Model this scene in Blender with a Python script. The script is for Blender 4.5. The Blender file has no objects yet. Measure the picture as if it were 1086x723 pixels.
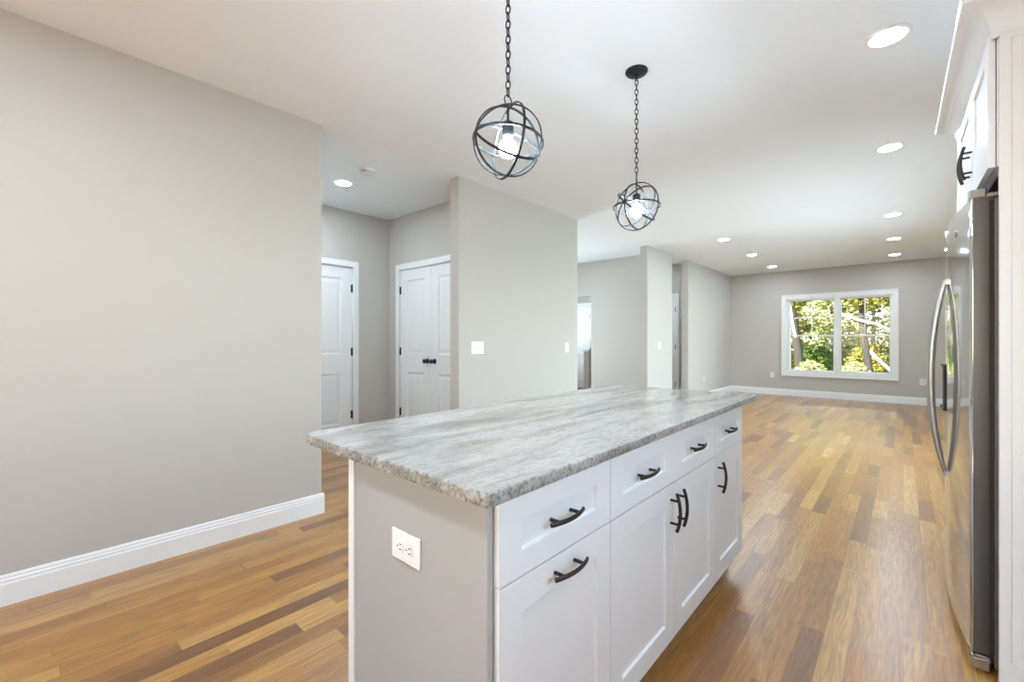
import bpy, bmesh, math, random
from mathutils import Vector, Matrix
random.seed(7)
S = bpy.context.scene
COL = S.collection
PI = math.pi

# ---------------------------------------------------------------- camera
cam_d = bpy.data.cameras.new('camera'); cam = bpy.data.objects.new('camera', cam_d); COL.objects.link(cam)
cam_d.sensor_fit = 'HORIZONTAL'; cam_d.sensor_width = 36.0
cam_d.lens = 465.0 / 1086.0 * 36.0
cam_d.shift_y = -1.0 / 1086.0
cam_d.clip_start = 0.02; cam_d.clip_end = 300
cam.location = (0, 0, 1.22)
cam.rotation_euler = (PI / 2, 0, math.radians(41.75))
S.camera = cam

# ---------------------------------------------------------------- view, sky, sun, foyer daylight, added fill lamps
S.view_settings.view_transform = 'Standard'; S.view_settings.look = 'None'
S.view_settings.gamma = 1.0; S.view_settings.use_curve_mapping = False
S.view_settings.exposure = 1.20
W = bpy.data.worlds.new('World'); S.world = W; W.use_nodes = True
wn = W.node_tree.nodes; wl = W.node_tree.links
sky = wn.new('ShaderNodeTexSky'); sky.sky_type = 'NISHITA'; sky.sun_disc = False
sky.sun_elevation = math.radians(42); sky.sun_rotation = math.radians(205)
wl.new(sky.outputs[0], wn['Background'].inputs[0]); wn['Background'].inputs[1].default_value = 0.50

def sun(direction, strength, angle, color):
    d = bpy.data.lights.new('sun', 'SUN'); d.energy = strength; d.angle = math.radians(angle); d.color = color
    o = bpy.data.objects.new('sun', d); COL.objects.link(o)
    o.rotation_euler = Vector(direction).to_track_quat('-Z', 'Y').to_euler(); o.location = (0, -6, 12)
def area(name, loc, direction, sx, sy, power, color):
    d = bpy.data.lights.new(name, 'AREA'); d.shape = 'RECTANGLE'; d.size = sx; d.size_y = sy; d.energy = power; d.color = color
    o = bpy.data.objects.new(name, d); COL.objects.link(o); o.location = loc
    o.rotation_euler = Vector(direction).to_track_quat('-Z', 'Y').to_euler()
sun((0.35, 0.75, -0.72), 24.0, 0.6, (1.0, 0.95, 0.86))
DAY = (0.76, 0.935, 1.11)
area('added_near_right_fill', (1.22, 0.85, 1.62), (-1, 0, 0.50), 1.3, 1.1, 9.5, DAY)  # unseen lamp added on the right to light the island fronts
area('added_far_right_fill', (1.22, 6.3, 1.1), (-1, 0, -0.05), 3.6, 2.0, 68, DAY)  # unseen lamp added farther along the right for the living area
area('added_back_fill', (-1.3, -3.25, 1.55), (0, 1, 0.90), 2.4, 1.3, 2.5, DAY)  # unseen lamp added behind the camera as weak fill
area('daylight_front_door', (-6.45, 5.9, 1.2), (1, 0, 0.15), 2.0, 2.0, 62, DAY)
area('added_stair_fill', (-7.3, 8.5, 1.6), (1, 0, 0), 1.2, 1.4, 13, DAY)  # added out of sight to brighten the dark stair hall
area('added_sky_fill', (-1.04, 11.95, 2.95), (0, -1, -0.75), 2.2, .8, 220, DAY)  # added sky lamp hidden above the far window, brightens the floor

# ---------------------------------------------------------------- materials
def mat(name, color=(.8, .8, .8), rough=.5, metal=0.0, spec=.5, coat=0.0):
    m = bpy.data.materials.new(name); m.use_nodes = True
    b = m.node_tree.nodes['Principled BSDF']
    b.inputs['Base Color'].default_value = (*color, 1); b.inputs['Roughness'].default_value = rough
    b.inputs['Metallic'].default_value = metal; b.inputs['Specular IOR Level'].default_value = spec
    b.inputs['Coat Weight'].default_value = coat
    return m
def nodes(m): return m.node_tree.nodes, m.node_tree.links, m.node_tree.nodes['Principled BSDF']
def add_bump(m, scale, strength, dist=.002, stretch=None):
    n, l, b = nodes(m)
    tc = n.new('ShaderNodeTexCoord'); no = n.new('ShaderNodeTexNoise'); bu = n.new('ShaderNodeBump')
    no.inputs['Scale'].default_value = scale; no.inputs['Detail'].default_value = 4
    src = tc.outputs['Object']
    if stretch:
        mp = n.new('ShaderNodeMapping'); mp.inputs['Scale'].default_value = stretch; l.new(src, mp.inputs[0]); src = mp.outputs[0]
    l.new(src, no.inputs['Vector']); l.new(no.outputs['Fac'], bu.inputs['Height'])
    bu.inputs['Strength'].default_value = strength; bu.inputs['Distance'].default_value = dist
    l.new(bu.outputs[0], b.inputs['Normal'])
    return no
def emis(name, color, strength):
    m = bpy.data.materials.new(name); m.use_nodes = True; n = m.node_tree.nodes; l = m.node_tree.links
    n.remove(n['Principled BSDF']); e = n.new('ShaderNodeEmission')
    e.inputs[0].default_value = (*color, 1); e.inputs[1].default_value = strength
    l.new(e.outputs[0], n['Material Output'].inputs[0]); return m

M = {}
M['paint'] = mat('greige wall paint', (.55, .517, .47), .62, spec=.3); add_bump(M['paint'], 220, .06)
M['ceiling'] = mat('white ceiling paint', (.87, .90, .92), .8, spec=.2); add_bump(M['ceiling'], 180, .05)
M['trim'] = mat('white semi gloss trim', (.86, .86, .85), .32); add_bump(M['trim'], 40, .02)
M['cabinet'] = mat('white painted cabinet', (.82, .825, .83), .34); add_bump(M['cabinet'], 60, .015)
M['panel'] = mat('grey cabinet end panel', (.40, .40, .39), .42); add_bump(M['panel'], 60, .02)  # even mid grey base, much darker than the cabinet paint
M['plate'] = mat('white plastic plate', (.84, .84, .82), .3); add_bump(M['plate'], 90, .01)
M['black'] = mat('matte black metal', (.018, .018, .02), .42, .3); add_bump(M['black'], 120, .03)
M['bronze'] = mat('dark bronze metal', (.045, .04, .036), .36, .7); add_bump(M['bronze'], 120, .03)
M['iron'] = mat('blackened iron', (.022, .024, .027), .45, .5); add_bump(M['iron'], 150, .06)
M['dark'] = mat('dark slot', (.02, .02, .02), .6); add_bump(M['dark'], 50, .02)
M['rubber'] = mat('dark gasket', (.035, .033, .032), .6); add_bump(M['rubber'], 80, .03)
M['underwood'] = mat('brown unfinished cabinet underside', (.13, .055, .025), .6); add_bump(M['underwood'], 30, .1, .002, (1, 12, 1))
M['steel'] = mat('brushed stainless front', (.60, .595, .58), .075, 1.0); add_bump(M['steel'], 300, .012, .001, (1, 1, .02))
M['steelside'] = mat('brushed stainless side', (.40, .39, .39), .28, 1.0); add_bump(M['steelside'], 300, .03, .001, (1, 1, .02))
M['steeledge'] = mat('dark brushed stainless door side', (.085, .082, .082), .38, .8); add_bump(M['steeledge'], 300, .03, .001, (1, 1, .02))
M['case'] = mat('taupe refrigerator case', (.16, .13, .11), .4, .4); add_bump(M['case'], 200, .05)
M['disc'] = emis('downlight lens', (.82, .985, 1.15), 92)
M['bulb'] = emis('lit bulb', (.79, .955, 1.13), 160)
M['bark'] = mat('brown bark', (.026, .022, .019), .9, spec=.1); add_bump(M['bark'], 14, 1.0, .03, (1, 1, .3))
M['palebark'] = mat('pale grey bark', (.24, .245, .24), .8, spec=.1); add_bump(M['palebark'], 14, .8, .02, (1, 1, .3))

def math_node(n, l, op, a, b=None):
    k = n.new('ShaderNodeMath'); k.operation = op
    for i, v in enumerate((a, b)):
        if v is None: continue
        if isinstance(v, (int, float)): k.inputs[i].default_value = v
        else: l.new(v, k.inputs[i])
    return k.outputs[0]
def ramp(n, l, fac, stops):
    r = n.new('ShaderNodeValToRGB'); e = r.color_ramp.elements
    while len(e) < len(stops): e.new(.5)
    for k, (p, c) in enumerate(stops):
        e[k].position = p; e[k].color = (*c, 1) if len(c) == 3 else c
    l.new(fac, r.inputs[0]); return r.outputs[0]

def floor_material():
    m = mat('oak strip floor', rough=.27, spec=.75); n, l, b = nodes(m)
    tc = n.new('ShaderNodeTexCoord'); sp = n.new('ShaderNodeSeparateXYZ'); l.new(tc.outputs['Object'], sp.inputs[0])
    X, Y = sp.outputs[0], sp.outputs[1]; w = .0815
    u = math_node(n, l, 'DIVIDE', X, w); row = math_node(n, l, 'FLOOR', u); fu = math_node(n, l, 'FRACT', u)
    wr = n.new('ShaderNodeTexWhiteNoise'); wr.noise_dimensions = '1D'; l.new(row, wr.inputs['W'])
    v = math_node(n, l, 'MULTIPLY', Y, 1.35); v = math_node(n, l, 'ADD', v, math_node(n, l, 'MULTIPLY', wr.outputs['Value'], 37.0))
    s = math_node(n, l, 'SINE', math_node(n, l, 'MULTIPLY', v, 2.3)); v = math_node(n, l, 'ADD', v, math_node(n, l, 'MULTIPLY', s, .34))
    cell = math_node(n, l, 'FLOOR', v); fv = math_node(n, l, 'FRACT', v)
    cm = n.new('ShaderNodeCombineXYZ'); l.new(row, cm.inputs[0]); l.new(cell, cm.inputs[1])
    wc = n.new('ShaderNodeTexWhiteNoise'); wc.noise_dimensions = '3D'; l.new(cm.outputs[0], wc.inputs['Vector'])
    rnd = wc.outputs['Value']
    base = ramp(n, l, rnd, [(0, (.18, .068, .011)), (.12, (.285, .115, .018)), (.3, (.37, .160, .024)), (.6, (.415, .185, .029)), (.85, (.465, .225, .042)), (1, (.54, .29, .07))])
    # grain: stretched noise, moved per board
    off = n.new('ShaderNodeCombineXYZ'); l.new(math_node(n, l, 'MULTIPLY', rnd, 91.0), off.inputs[2])
    ad = n.new('ShaderNodeVectorMath'); ad.operation = 'ADD'; l.new(tc.outputs['Object'], ad.inputs[0]); l.new(off.outputs[0], ad.inputs[1])
    mp = n.new('ShaderNodeMapping'); mp.inputs['Scale'].default_value = (9, .75, 1); l.new(ad.outputs[0], mp.inputs[0])
    big = n.new('ShaderNodeTexNoise'); big.inputs['Scale'].default_value = 1.6; big.inputs['Detail'].default_value = 2; l.new(mp.outputs[0], big.inputs['Vector'])
    rings = math_node(n, l, 'SINE', math_node(n, l, 'MULTIPLY', big.outputs['Fac'], 75.0))
    mp2 = n.new('ShaderNodeMapping'); mp2.inputs['Scale'].default_value = (150, 5, 1); l.new(ad.outputs[0], mp2.inputs[0])
    fine = n.new('ShaderNodeTexNoise'); fine.inputs['Scale'].default_value = 1.0; fine.inputs['Detail'].default_value = 4; l.new(mp2.outputs[0], fine.inputs['Vector'])
    g = math_node(n, l, 'ADD', math_node(n, l, 'MULTIPLY', rings, .12), math_node(n, l, 'MULTIPLY', math_node(n, l, 'SUBTRACT', fine.outputs['Fac'], .5), 1.15))
    g = math_node(n, l, 'ADD', g, math_node(n, l, 'MULTIPLY', math_node(n, l, 'SUBTRACT', big.outputs['Fac'], .5), .55))
    # knots
    vo = n.new('ShaderNodeTexVoronoi'); vo.inputs['Scale'].default_value = 2.1
    mpk = n.new('ShaderNodeMapping'); mpk.inputs['Scale'].default_value = (1.6, .8, 1); l.new(tc.outputs['Object'], mpk.inputs[0]); l.new(mpk.outputs[0], vo.inputs['Vector'])
    kn = ramp(n, l, vo.outputs['Distance'], [(0, (.45, .45, .45)), (.035, (.62, .62, .62)), (.075, (1, 1, 1))])
    g = math_node(n, l, 'ADD', g, 1.0)
    # joints
    e1 = math_node(n, l, 'MINIMUM', fu, math_node(n, l, 'SUBTRACT', 1.0, fu)); j1 = math_node(n, l, 'GREATER_THAN', e1, .010)
    e2 = math_node(n, l, 'MINIMUM', fv, math_node(n, l, 'SUBTRACT', 1.0, fv)); j2 = math_node(n, l, 'GREATER_THAN', e2, .0015)
    j = math_node(n, l, 'ADD', math_node(n, l, 'MULTIPLY', math_node(n, l, 'MULTIPLY', j1, j2), .30), .70)
    g = math_node(n, l, 'MULTIPLY', g, j)
    mx = n.new('ShaderNodeMix'); mx.data_type = 'RGBA'; mx.blend_type = 'MULTIPLY'; mx.inputs[0].default_value = 1
    gg = n.new('ShaderNodeCombineColor')
    for k in range(3): l.new(g, gg.inputs[k])
    l.new(base, mx.inputs[6]); l.new(gg.outputs[0], mx.inputs[7])
    mk = n.new('ShaderNodeMix'); mk.data_type = 'RGBA'; mk.blend_type = 'MULTIPLY'; mk.inputs[0].default_value = 1
    l.new(mx.outputs[2], mk.inputs[6]); l.new(kn, mk.inputs[7])
    l.new(mk.outputs[2], b.inputs['Base Color'])
    rr = math_node(n, l, 'ADD', math_node(n, l, 'MULTIPLY', fine.outputs['Fac'], .08), .27); l.new(rr, b.inputs['Roughness'])
    return m
M['floor'] = floor_material()
fb = M['floor'].node_tree.nodes['Principled BSDF']; fb.inputs['Coat Weight'].default_value = .55; fb.inputs['Coat Roughness'].default_value = .30

def granite_material(name, edge):
    m = mat(name, rough=.12 if not edge else .34, spec=.5); n, l, b = nodes(m)
    tc = n.new('ShaderNodeTexCoord')
    mp = n.new('ShaderNodeMapping'); mp.inputs['Rotation'].default_value = (0, 0, math.radians(-9)); mp.inputs['Scale'].default_value = (4.6, .95, 4.6); l.new(tc.outputs['Object'], mp.inputs[0])
    a = n.new('ShaderNodeTexNoise'); a.inputs['Scale'].default_value = 1.7; a.inputs['Detail'].default_value = 9; a.inputs['Roughness'].default_value = .62; a.inputs['Distortion'].default_value = .6; l.new(mp.outputs[0], a.inputs['Vector'])
    mp2 = n.new('ShaderNodeMapping'); mp2.inputs['Rotation'].default_value = (0, 0, math.radians(-9)); mp2.inputs['Scale'].default_value = (60, 17, 60); l.new(tc.outputs['Object'], mp2.inputs[0])
    c = n.new('ShaderNodeTexNoise'); c.inputs['Scale'].default_value = 1.3; c.inputs['Detail'].default_value = 6; c.inputs['Roughness'].default_value = .7; l.new(mp2.outputs[0], c.inputs['Vector'])
    sp = n.new('ShaderNodeTexNoise'); sp.inputs['Scale'].default_value = 95; sp.inputs['Detail'].default_value = 3; l.new(tc.outputs['Object'], sp.inputs['Vector'])
    base = ramp(n, l, a.outputs['Fac'], [(.32, (.25, .238, .215)), (.44, (.35, .338, .31)), (.53, (.47, .448, .412)), (.61, (.54, .515, .48)), (.74, (.47, .45, .41))])
    streak = ramp(n, l, c.outputs['Fac'], [(.30, (.36, .35, .34)), (.42, (.76, .75, .74)), (.52, (1, 1, 1)), (.7, (1.0, 1.0, 1.0))])
    speck = ramp(n, l, sp.outputs['Fac'], [(.30, (.26, .25, .25)), (.41 if not edge else .47, (.85, .85, .85)), (.55, (1, 1, 1))])
    cur = base
    for tex, f in ((streak, .62 if not edge else .9), (speck, .35 if not edge else 1.0)):
        mx = n.new('ShaderNodeMix'); mx.data_type = 'RGBA'; mx.blend_type = 'MULTIPLY'; mx.inputs[0].default_value = f
        l.new(cur, mx.inputs[6]); l.new(tex, mx.inputs[7]); cur = mx.outputs[2]
    if edge:
        dk = n.new('ShaderNodeMix'); dk.data_type = 'RGBA'; dk.blend_type = 'MULTIPLY'; dk.inputs[0].default_value = 1
        dk.inputs[7].default_value = (.88, .86, .84, 1); l.new(cur, dk.inputs[6]); cur = dk.outputs[2]
    l.new(cur, b.inputs['Base Color'])
    if edge:
        bu = n.new('ShaderNodeBump'); bu.inputs['Strength'].default_value = .3; bu.inputs['Distance'].default_value = .003
        l.new(sp.outputs['Fac'], bu.inputs['Height']); l.new(bu.outputs[0], b.inputs['Normal'])
    return m
M['granite'] = granite_material('polished grey granite', False)
M['graniteedge'] = granite_material('chiselled grey granite edge', True)

def glass_material():
    m = bpy.data.materials.new('window glass'); m.use_nodes = True; n = m.node_tree.nodes; l = m.node_tree.links
    n.remove(n['Principled BSDF'])
    t = n.new('ShaderNodeBsdfTransparent'); g = n.new('ShaderNodeBsdfGlossy'); g.inputs['Roughness'].default_value = .02
    t.inputs[0].default_value = (.96, .98, .97, 1)
    f = n.new('ShaderNodeFresnel'); f.inputs[0].default_value = 1.25; mx = n.new('ShaderNodeMixShader')
    l.new(f.outputs[0], mx.inputs[0]); l.new(t.outputs[0], mx.inputs[1]); l.new(g.outputs[0], mx.inputs[2])
    l.new(mx.outputs[0], n['Material Output'].inputs[0]); return m
M['glass'] = glass_material()

def leaf_material(name, stops):
    m = bpy.data.materials.new(name); m.use_nodes = True; n = m.node_tree.nodes; l = m.node_tree.links
    n.remove(n['Principled BSDF'])
    tc = n.new('ShaderNodeTexCoord'); no = n.new('ShaderNodeTexNoise'); no.inputs['Scale'].default_value = 2.2; no.inputs['Detail'].default_value = 5
    no.inputs['Roughness'].default_value = .8; l.new(tc.outputs['Object'], no.inputs['Vector'])
    col = ramp(n, l, no.outputs['Fac'], stops)
    d = n.new('ShaderNodeBsdfDiffuse'); t = n.new('ShaderNodeBsdfTranslucent'); mx = n.new('ShaderNodeMixShader'); mx.inputs[0].default_value = .42
    l.new(col, d.inputs[0]); l.new(col, t.inputs[0]); l.new(d.outputs[0], mx.inputs[1]); l.new(t.outputs[0], mx.inputs[2])
    l.new(mx.outputs[0], n['Material Output'].inputs[0]); return m
M['leafgold'] = leaf_material('golden autumn leaves', [(.3, (.035, .045, .008)), (.45, (.17, .155, .03)), (.56, (.31, .255, .07)), (.7, (.46, .41, .20))])
M['leafgreen'] = leaf_material('green leaves', [(.3, (.010, .030, .006)), (.48, (.06, .10, .02)), (.60, (.17, .21, .05)), (.75, (.34, .35, .14))])
M['leafpale'] = leaf_material('pale yellow green leaves', [(.3, (.06, .075, .025)), (.48, (.22, .23, .09)), (.60, (.36, .34, .18)), (.75, (.52, .48, .33))])
M['grass'] = mat('lawn', (.12, .20, .04), .9, spec=.1); add_bump(M['grass'], 30, 1.0, .05)

# ---------------------------------------------------------------- mesh helpers
class MB:
    def __init__(s): s.bm = bmesh.new(); s.slots = [None]
    def face(s, pts, mi=0):
        f = s.bm.faces.new([s.bm.verts.new(p) for p in pts]); f.material_index = mi; return f
    def box(s, x0, x1, y0, y1, z0, z1, mi=0):
        v = [s.bm.verts.new(p) for p in ((x0, y0, z0), (x1, y0, z0), (x1, y1, z0), (x0, y1, z0), (x0, y0, z1), (x1, y0, z1), (x1, y1, z1), (x0, y1, z1))]
        for q in ((0, 3, 2, 1), (4, 5, 6, 7), (0, 1, 5, 4), (1, 2, 6, 5), (2, 3, 7, 6), (3, 0, 4, 7)):
            s.bm.faces.new([v[k] for k in q]).material_index = mi
        return s
    def prism(s, poly, fn, a, b):
        """poly of 2-D points swept from a to b; fn(u, v, t) -> 3-D point"""
        A = [s.bm.verts.new(fn(u, v, a)) for u, v in poly]; B = [s.bm.verts.new(fn(u, v, b)) for u, v in poly]
        n = len(poly)
        for k in range(n): s.bm.faces.new((A[k], A[(k + 1) % n], B[(k + 1) % n], B[k]))
        s.bm.faces.new(A[::-1]); s.bm.faces.new(B); return s
    def tube(s, pts, r, n=8, closed=False, rx=None):
        """round (or rx-flattened) tube along points"""
        P = [Vector(p) for p in pts]; N = len(P); rings = []
        up = None
        for k in range(N):
            if closed: t = (P[(k + 1) % N] - P[k - 1]).normalized()
            else: t = (P[min(k + 1, N - 1)] - P[max(k - 1, 0)]).normalized()
            if up is None:
                up = Vector((0, 0, 1)) if abs(t.z) < .9 else Vector((1, 0, 0))
            a = t.cross(up).normalized(); c = a.cross(t).normalized(); up = c
            rr = r[k] if isinstance(r, (list, tuple)) else r
            ra = rr if rx is None else rx
            rings.append([s.bm.verts.new(P[k] + a * ra * math.cos(2 * PI * i / n) + c * rr * math.sin(2 * PI * i / n)) for i in range(n)])
        for k in range(N if closed else N - 1):
            A, B = rings[k], rings[(k + 1) % N]
            for i in range(n): s.bm.faces.new((A[i], A[(i + 1) % n], B[(i + 1) % n], B[i]))
        if not closed: s.bm.faces.new(rings[0][::-1]); s.bm.faces.new(rings[-1])
        return s
    def lathe(s, prof, c=(0, 0, 0), n=32, axis='Z'):
        c = Vector(c); rings = []
        def at(r, h, a):
            p = (r * math.cos(a), r * math.sin(a), h)
            if axis == 'Y': p = (p[0], h, p[1])
            if axis == 'X': p = (h, p[0], p[1])
            return c + Vector(p)
        for r, h in prof:
            rings.append([s.bm.verts.new(at(max(r, 1e-5), h, 2 * PI * i / n)) for i in range(n)])
        for A, B in zip(rings, rings[1:]):
            for i in range(n): s.bm.faces.new((A[i], A[(i + 1) % n], B[(i + 1) % n], B[i]))
        s.bm.faces.new(rings[0][::-1]); s.bm.faces.new(rings[-1]); return s
    def relief(s, fn, us, vs, recess, d, slope, thick, raised=None):
        """slab with recessed panels. fn(u, v, w): w = depth behind the face. recess = set of (i, j) cells"""
        for i in range(len(us) - 1):
            for j in range(len(vs) - 1):
                u0, u1, v0, v1 = us[i], us[i + 1], vs[j], vs[j + 1]
                if (i, j) not in recess:
                    s.face([fn(u0, v0, 0), fn(u1, v0, 0), fn(u1, v1, 0), fn(u0, v1, 0)]); continue
                levels = [(0, 0), (slope, d)]
                if raised: levels += [(slope + raised[0], d), (slope + raised[0] + raised[1], d - raised[2])]
                for (a, wa), (b, wb) in zip(levels, levels[1:]):
                    A = [(u0 + a, v0 + a, wa), (u1 - a, v0 + a, wa), (u1 - a, v1 - a, wa), (u0 + a, v1 - a, wa)]
                    B = [(u0 + b, v0 + b, wb), (u1 - b, v0 + b, wb), (u1 - b, v1 - b, wb), (u0 + b, v1 - b, wb)]
                    for k in range(4):
                        q = (k + 1) % 4; s.face([fn(*A[k]), fn(*A[q]), fn(*B[q]), fn(*B[k])])
                s.face([fn(*p) for p in B])
        U0, U1, V0, V1 = us[0], us[-1], vs[0], vs[-1]; T = thick
        for a, b in (((U0, V0), (U1, V0)), ((U1, V0), (U1, V1)), ((U1, V1), (U0, V1)), ((U0, V1), (U0, V0))):
            s.face([fn(*a, 0), fn(*a, T), fn(*b, T), fn(*b, 0)])
        s.face([fn(U0, V0, T), fn(U0, V1, T), fn(U1, V1, T), fn(U1, V0, T)])
        return s
    def build(s, name, material, parent=None, org=(0, 0, 0), bevel=0, smooth=False, extra=(), seg=2):
        bmesh.ops.remove_doubles(s.bm, verts=s.bm.verts, dist=1e-5)
        bmesh.ops.recalc_face_normals(s.bm, faces=s.bm.faces)
        bmesh.ops.translate(s.bm, vec=-Vector(org), verts=s.bm.verts)
        me = bpy.data.meshes.new(name); s.bm.to_mesh(me); s.bm.free()
        o = bpy.data.objects.new(name, me); COL.objects.link(o)
        me.materials.append(M[material] if isinstance(material, str) else material)
        for e in extra: me.materials.append(M[e])
        if parent is not None: o.parent = parent
        else: o.location = org
        if smooth:
            for p in me.polygons: p.use_smooth = True
            try: me.set_sharp_from_angle(angle=math.radians(38))
            except Exception: pass
        if bevel:
            b = o.modifiers.new('bevel', 'BEVEL'); b.width = bevel; b.segments = seg; b.limit_method = 'ANGLE'; b.angle_limit = math.radians(35)
        return o

def tag(o, label=None, cat=None, group=None, kind=None):
    for k, v in (('label', label), ('category', cat), ('group', group), ('kind', kind)):
        if v: o[k] = v
    return o
def thing(name, label, cat, loc=(0, 0, 0), rz=0, group=None):
    o = bpy.data.objects.new(name, None); COL.objects.link(o); o.location = loc; o.rotation_euler = (0, 0, rz)
    o.empty_display_size = .1
    return tag(o, label, cat, group)
def copy_tree(o, parent=None):
    c = o.copy(); COL.objects.link(c)
    if parent is not None: c.parent = parent
    for ch in list(o.children): copy_tree(ch, c)
    return c
def struct(mb, name, material, **k): return tag(mb.build(name, material, **k), kind='structure')

# ---------------------------------------------------------------- the room
H = 2.74
struct(MB().box(-7.2, 1.15, -3.2, 11.45, -.15, 0), 'floor', 'floor')
struct(MB().box(-7.2, 1.15, -3.2, 11.45, H, H + .25), 'ceiling', 'ceiling')
LX = -3.07                                          # face of the partitions on the left
PT = .12
# near partition, its far end is the hall opening
w = MB(); w.prism([(-3.13, -3.0), (LX, 1.416), (LX - PT, 1.416), (-3.25, -3.0)], lambda u, v, t: (u, v, t), 0, H)
struct(w, 'wall_left', 'paint')
struct(MB().box(-4.99, LX - PT, 1.296, 1.416, 0, H), 'wall_hall_near', 'paint')
# hall end wall with an opening for the door, closet wall with an opening for the pair of doors
w = MB(); w.box(-4.99, -4.87, 1.416, 1.79, 0, H).box(-4.99, -4.87, 2.625, 3.24, 0, H).box(-4.99, -4.87, 1.79, 2.625, 2.085, H)
struct(w, 'wall_hall_end', 'paint')
w = MB(); w.box(-4.87, -4.65, 3.12, 3.24, 0, H).box(-3.42, LX - PT, 3.12, 3.24, 0, H).box(-4.65, -3.42, 3.12, 3.24, 2.085, H)
struct(w, 'wall_closet', 'paint')
w = MB(); w.box(LX - PT, LX, 2.70, 4.68, 0, H); struct(w, 'wall_middle', 'paint')
w = MB(); w.box(-6.32, LX - PT, 4.56, 4.68, 0, H); struct(w, 'wall_foyer_near', 'paint')
w = MB(); w.box(LX - PT, LX, 6.705, 7.715, 0, H); struct(w, 'wall_pier', 'paint')
# foyer back wall with a plain drywall opening beside the stairs
w = MB(); w.box(-4.506, LX - PT, 7.35, 7.47, 0, H).box(-6.32, -5.42, 7.35, 7.47, 0, H).box(-5.42, -4.506, 7.35, 7.47, 2.075, H)
struct(w, 'wall_foyer_back', 'paint')
# nook
w = MB(); w.box(-3.39, LX - PT, 8.72, 8.84, 0, H).box(-4.5, -4.23, 8.72, 8.84, 0, H).box(-4.23, -3.39, 8.72, 8.84, 2.085, H)
struct(w, 'wall_nook', 'paint')
struct(MB().box(-4.5, -4.38, 7.47, 8.72, 0, H), 'wall_nook_side', 'paint')
w = MB(); w.box(LX - PT, LX, 8.50, 11.25, 0, H); struct(w, 'wall_living_left', 'paint')
# stair hall behind the foyer
w = MB(); w.box(-7.05, -6.645, 9.45, 9.57, 0, H).box(-5.82, -4.38, 9.45, 9.57, 0, H).box(-6.645, -5.82, 9.45, 9.57, 2.085, H); struct(w, 'wall_stair_hall', 'paint')
struct(MB().box(-7.2, -7.05, -3.2, 7.9, 0, H).box(-7.2, -7.05, 9.1, 11.45, 0, H).box(-7.2, -7.05, 7.9, 9.1, 0, .9).box(-7.2, -7.05, 7.9, 9.1, 2.3, H), 'wall_outer_left', 'paint')  # gap added for the stair hall fill lamp
w = MB(); w.box(-6.32, -6.2, 4.68, 4.95, 0, H).box(-6.32, -6.2, 6.85, 7.35, 0, H).box(-6.32, -6.2, 4.95, 6.85, 2.1, H)
struct(w, 'wall_front', 'paint')
# far wall with the double window
WX0, WX1, WZ0, WZ1 = -1.93, -.155, .525, 2.12
FY = 11.25
w = MB(); w.box(-7.05, WX0, FY, FY + .18, 0, H).box(WX1, 1.15, FY, FY + .18, 0, H).box(WX0, WX1, FY, FY + .18, 0, WZ0).box(WX0, WX1, FY, FY + .18, WZ1, H)
struct(w, 'wall_far', 'paint')
# right wall: two openings added for fill light, both outside the frame
w = MB(); RX0, RX1 = .95, 1.13
for y0, y1, z0, z1 in ((-3.2, .15, 0, H), (.15, 1.55, 0, 1.07), (.15, 1.55, 2.17, H), (1.55, 4.4, 0, H), (4.4, 8.4, 2.1, H), (8.4, 11.25, 0, H)): w.box(RX0, RX1, y0, y1, z0, z1)
struct(w, 'wall_right', 'paint')
w = MB(); w.box(-7.05, -2.5, -3.2, -3.0, 0, H).box(-.1, .95, -3.2, -3.0, 0, H).box(-2.5, -.1, -3.2, -3.0, 0, .9).box(-2.5, -.1, -3.2, -3.0, 2.2, H)  # gap added for the fill lamp behind the camera
struct(w, 'wall_back', 'paint')

BASE = [(0, 0), (.016, 0), (.016, .098), (.013, .104), (.013, .116), (.009, .122), (.009, .130), (.005, .138), (0, .14)]
def baseboard(name, a, b, nx, ny, m=0, ma=0, mb=0):
    """profile swept along the wall from a to b, normal (nx, ny); ma, mb lengthen the ends at outer corners"""
    d = Vector((b[0] - a[0], b[1] - a[1])); L = d.length; d.normalize()
    return struct(MB().prism(BASE, lambda u, v, t: (a[0] + d.x * t + nx * u, a[1] + d.y * t + ny * u, v), -ma, L + mb), name, 'trim')
baseboard('baseboard_left', (-3.13, -3.0), (LX, 1.416), 1, 0, mb=.016)
baseboard('baseboard_left_end', (LX, 1.416), (LX - PT, 1.416), 0, 1)
baseboard('baseboard_hall_near', (LX - PT, 1.416), (-4.87, 1.416), 0, 1)
baseboard('baseboard_hall_end', (-4.87, 2.70), (-4.87, 3.12), 1, 0)
baseboard('baseboard_closet', (-3.34, 3.12), (LX - PT, 3.12), 0, -1)
baseboard('baseboard_middle_end', (LX - PT, 2.70), (LX, 2.70), 0, -1)
baseboard('baseboard_middle', (LX, 2.70), (LX, 4.68), 1, 0, ma=.016, mb=.016)
baseboard('baseboard_pier', (LX, 6.705), (LX, 7.715), 1, 0, ma=.016, mb=.016)
baseboard('baseboard_pier_end', (LX - PT, 6.705), (LX, 6.705), 0, -1)
baseboard('baseboard_foyer_back', (-4.506, 7.35), (LX - PT, 7.35), 0, -1)
baseboard('baseboard_nook', (-3.32, 8.72), (LX - PT, 8.72), 0, -1)
baseboard('baseboard_living_left', (LX, 8.50), (LX, FY), 1, 0, ma=.016)
baseboard('baseboard_living_end', (LX - PT, 8.50), (LX, 8.50), 0, -1)
baseboard('baseboard_far', (LX, FY), (.95, FY), 0, -1)
baseboard('baseboard_right', (.95, 3.6), (.95, 4.4), -1, 0)

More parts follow.
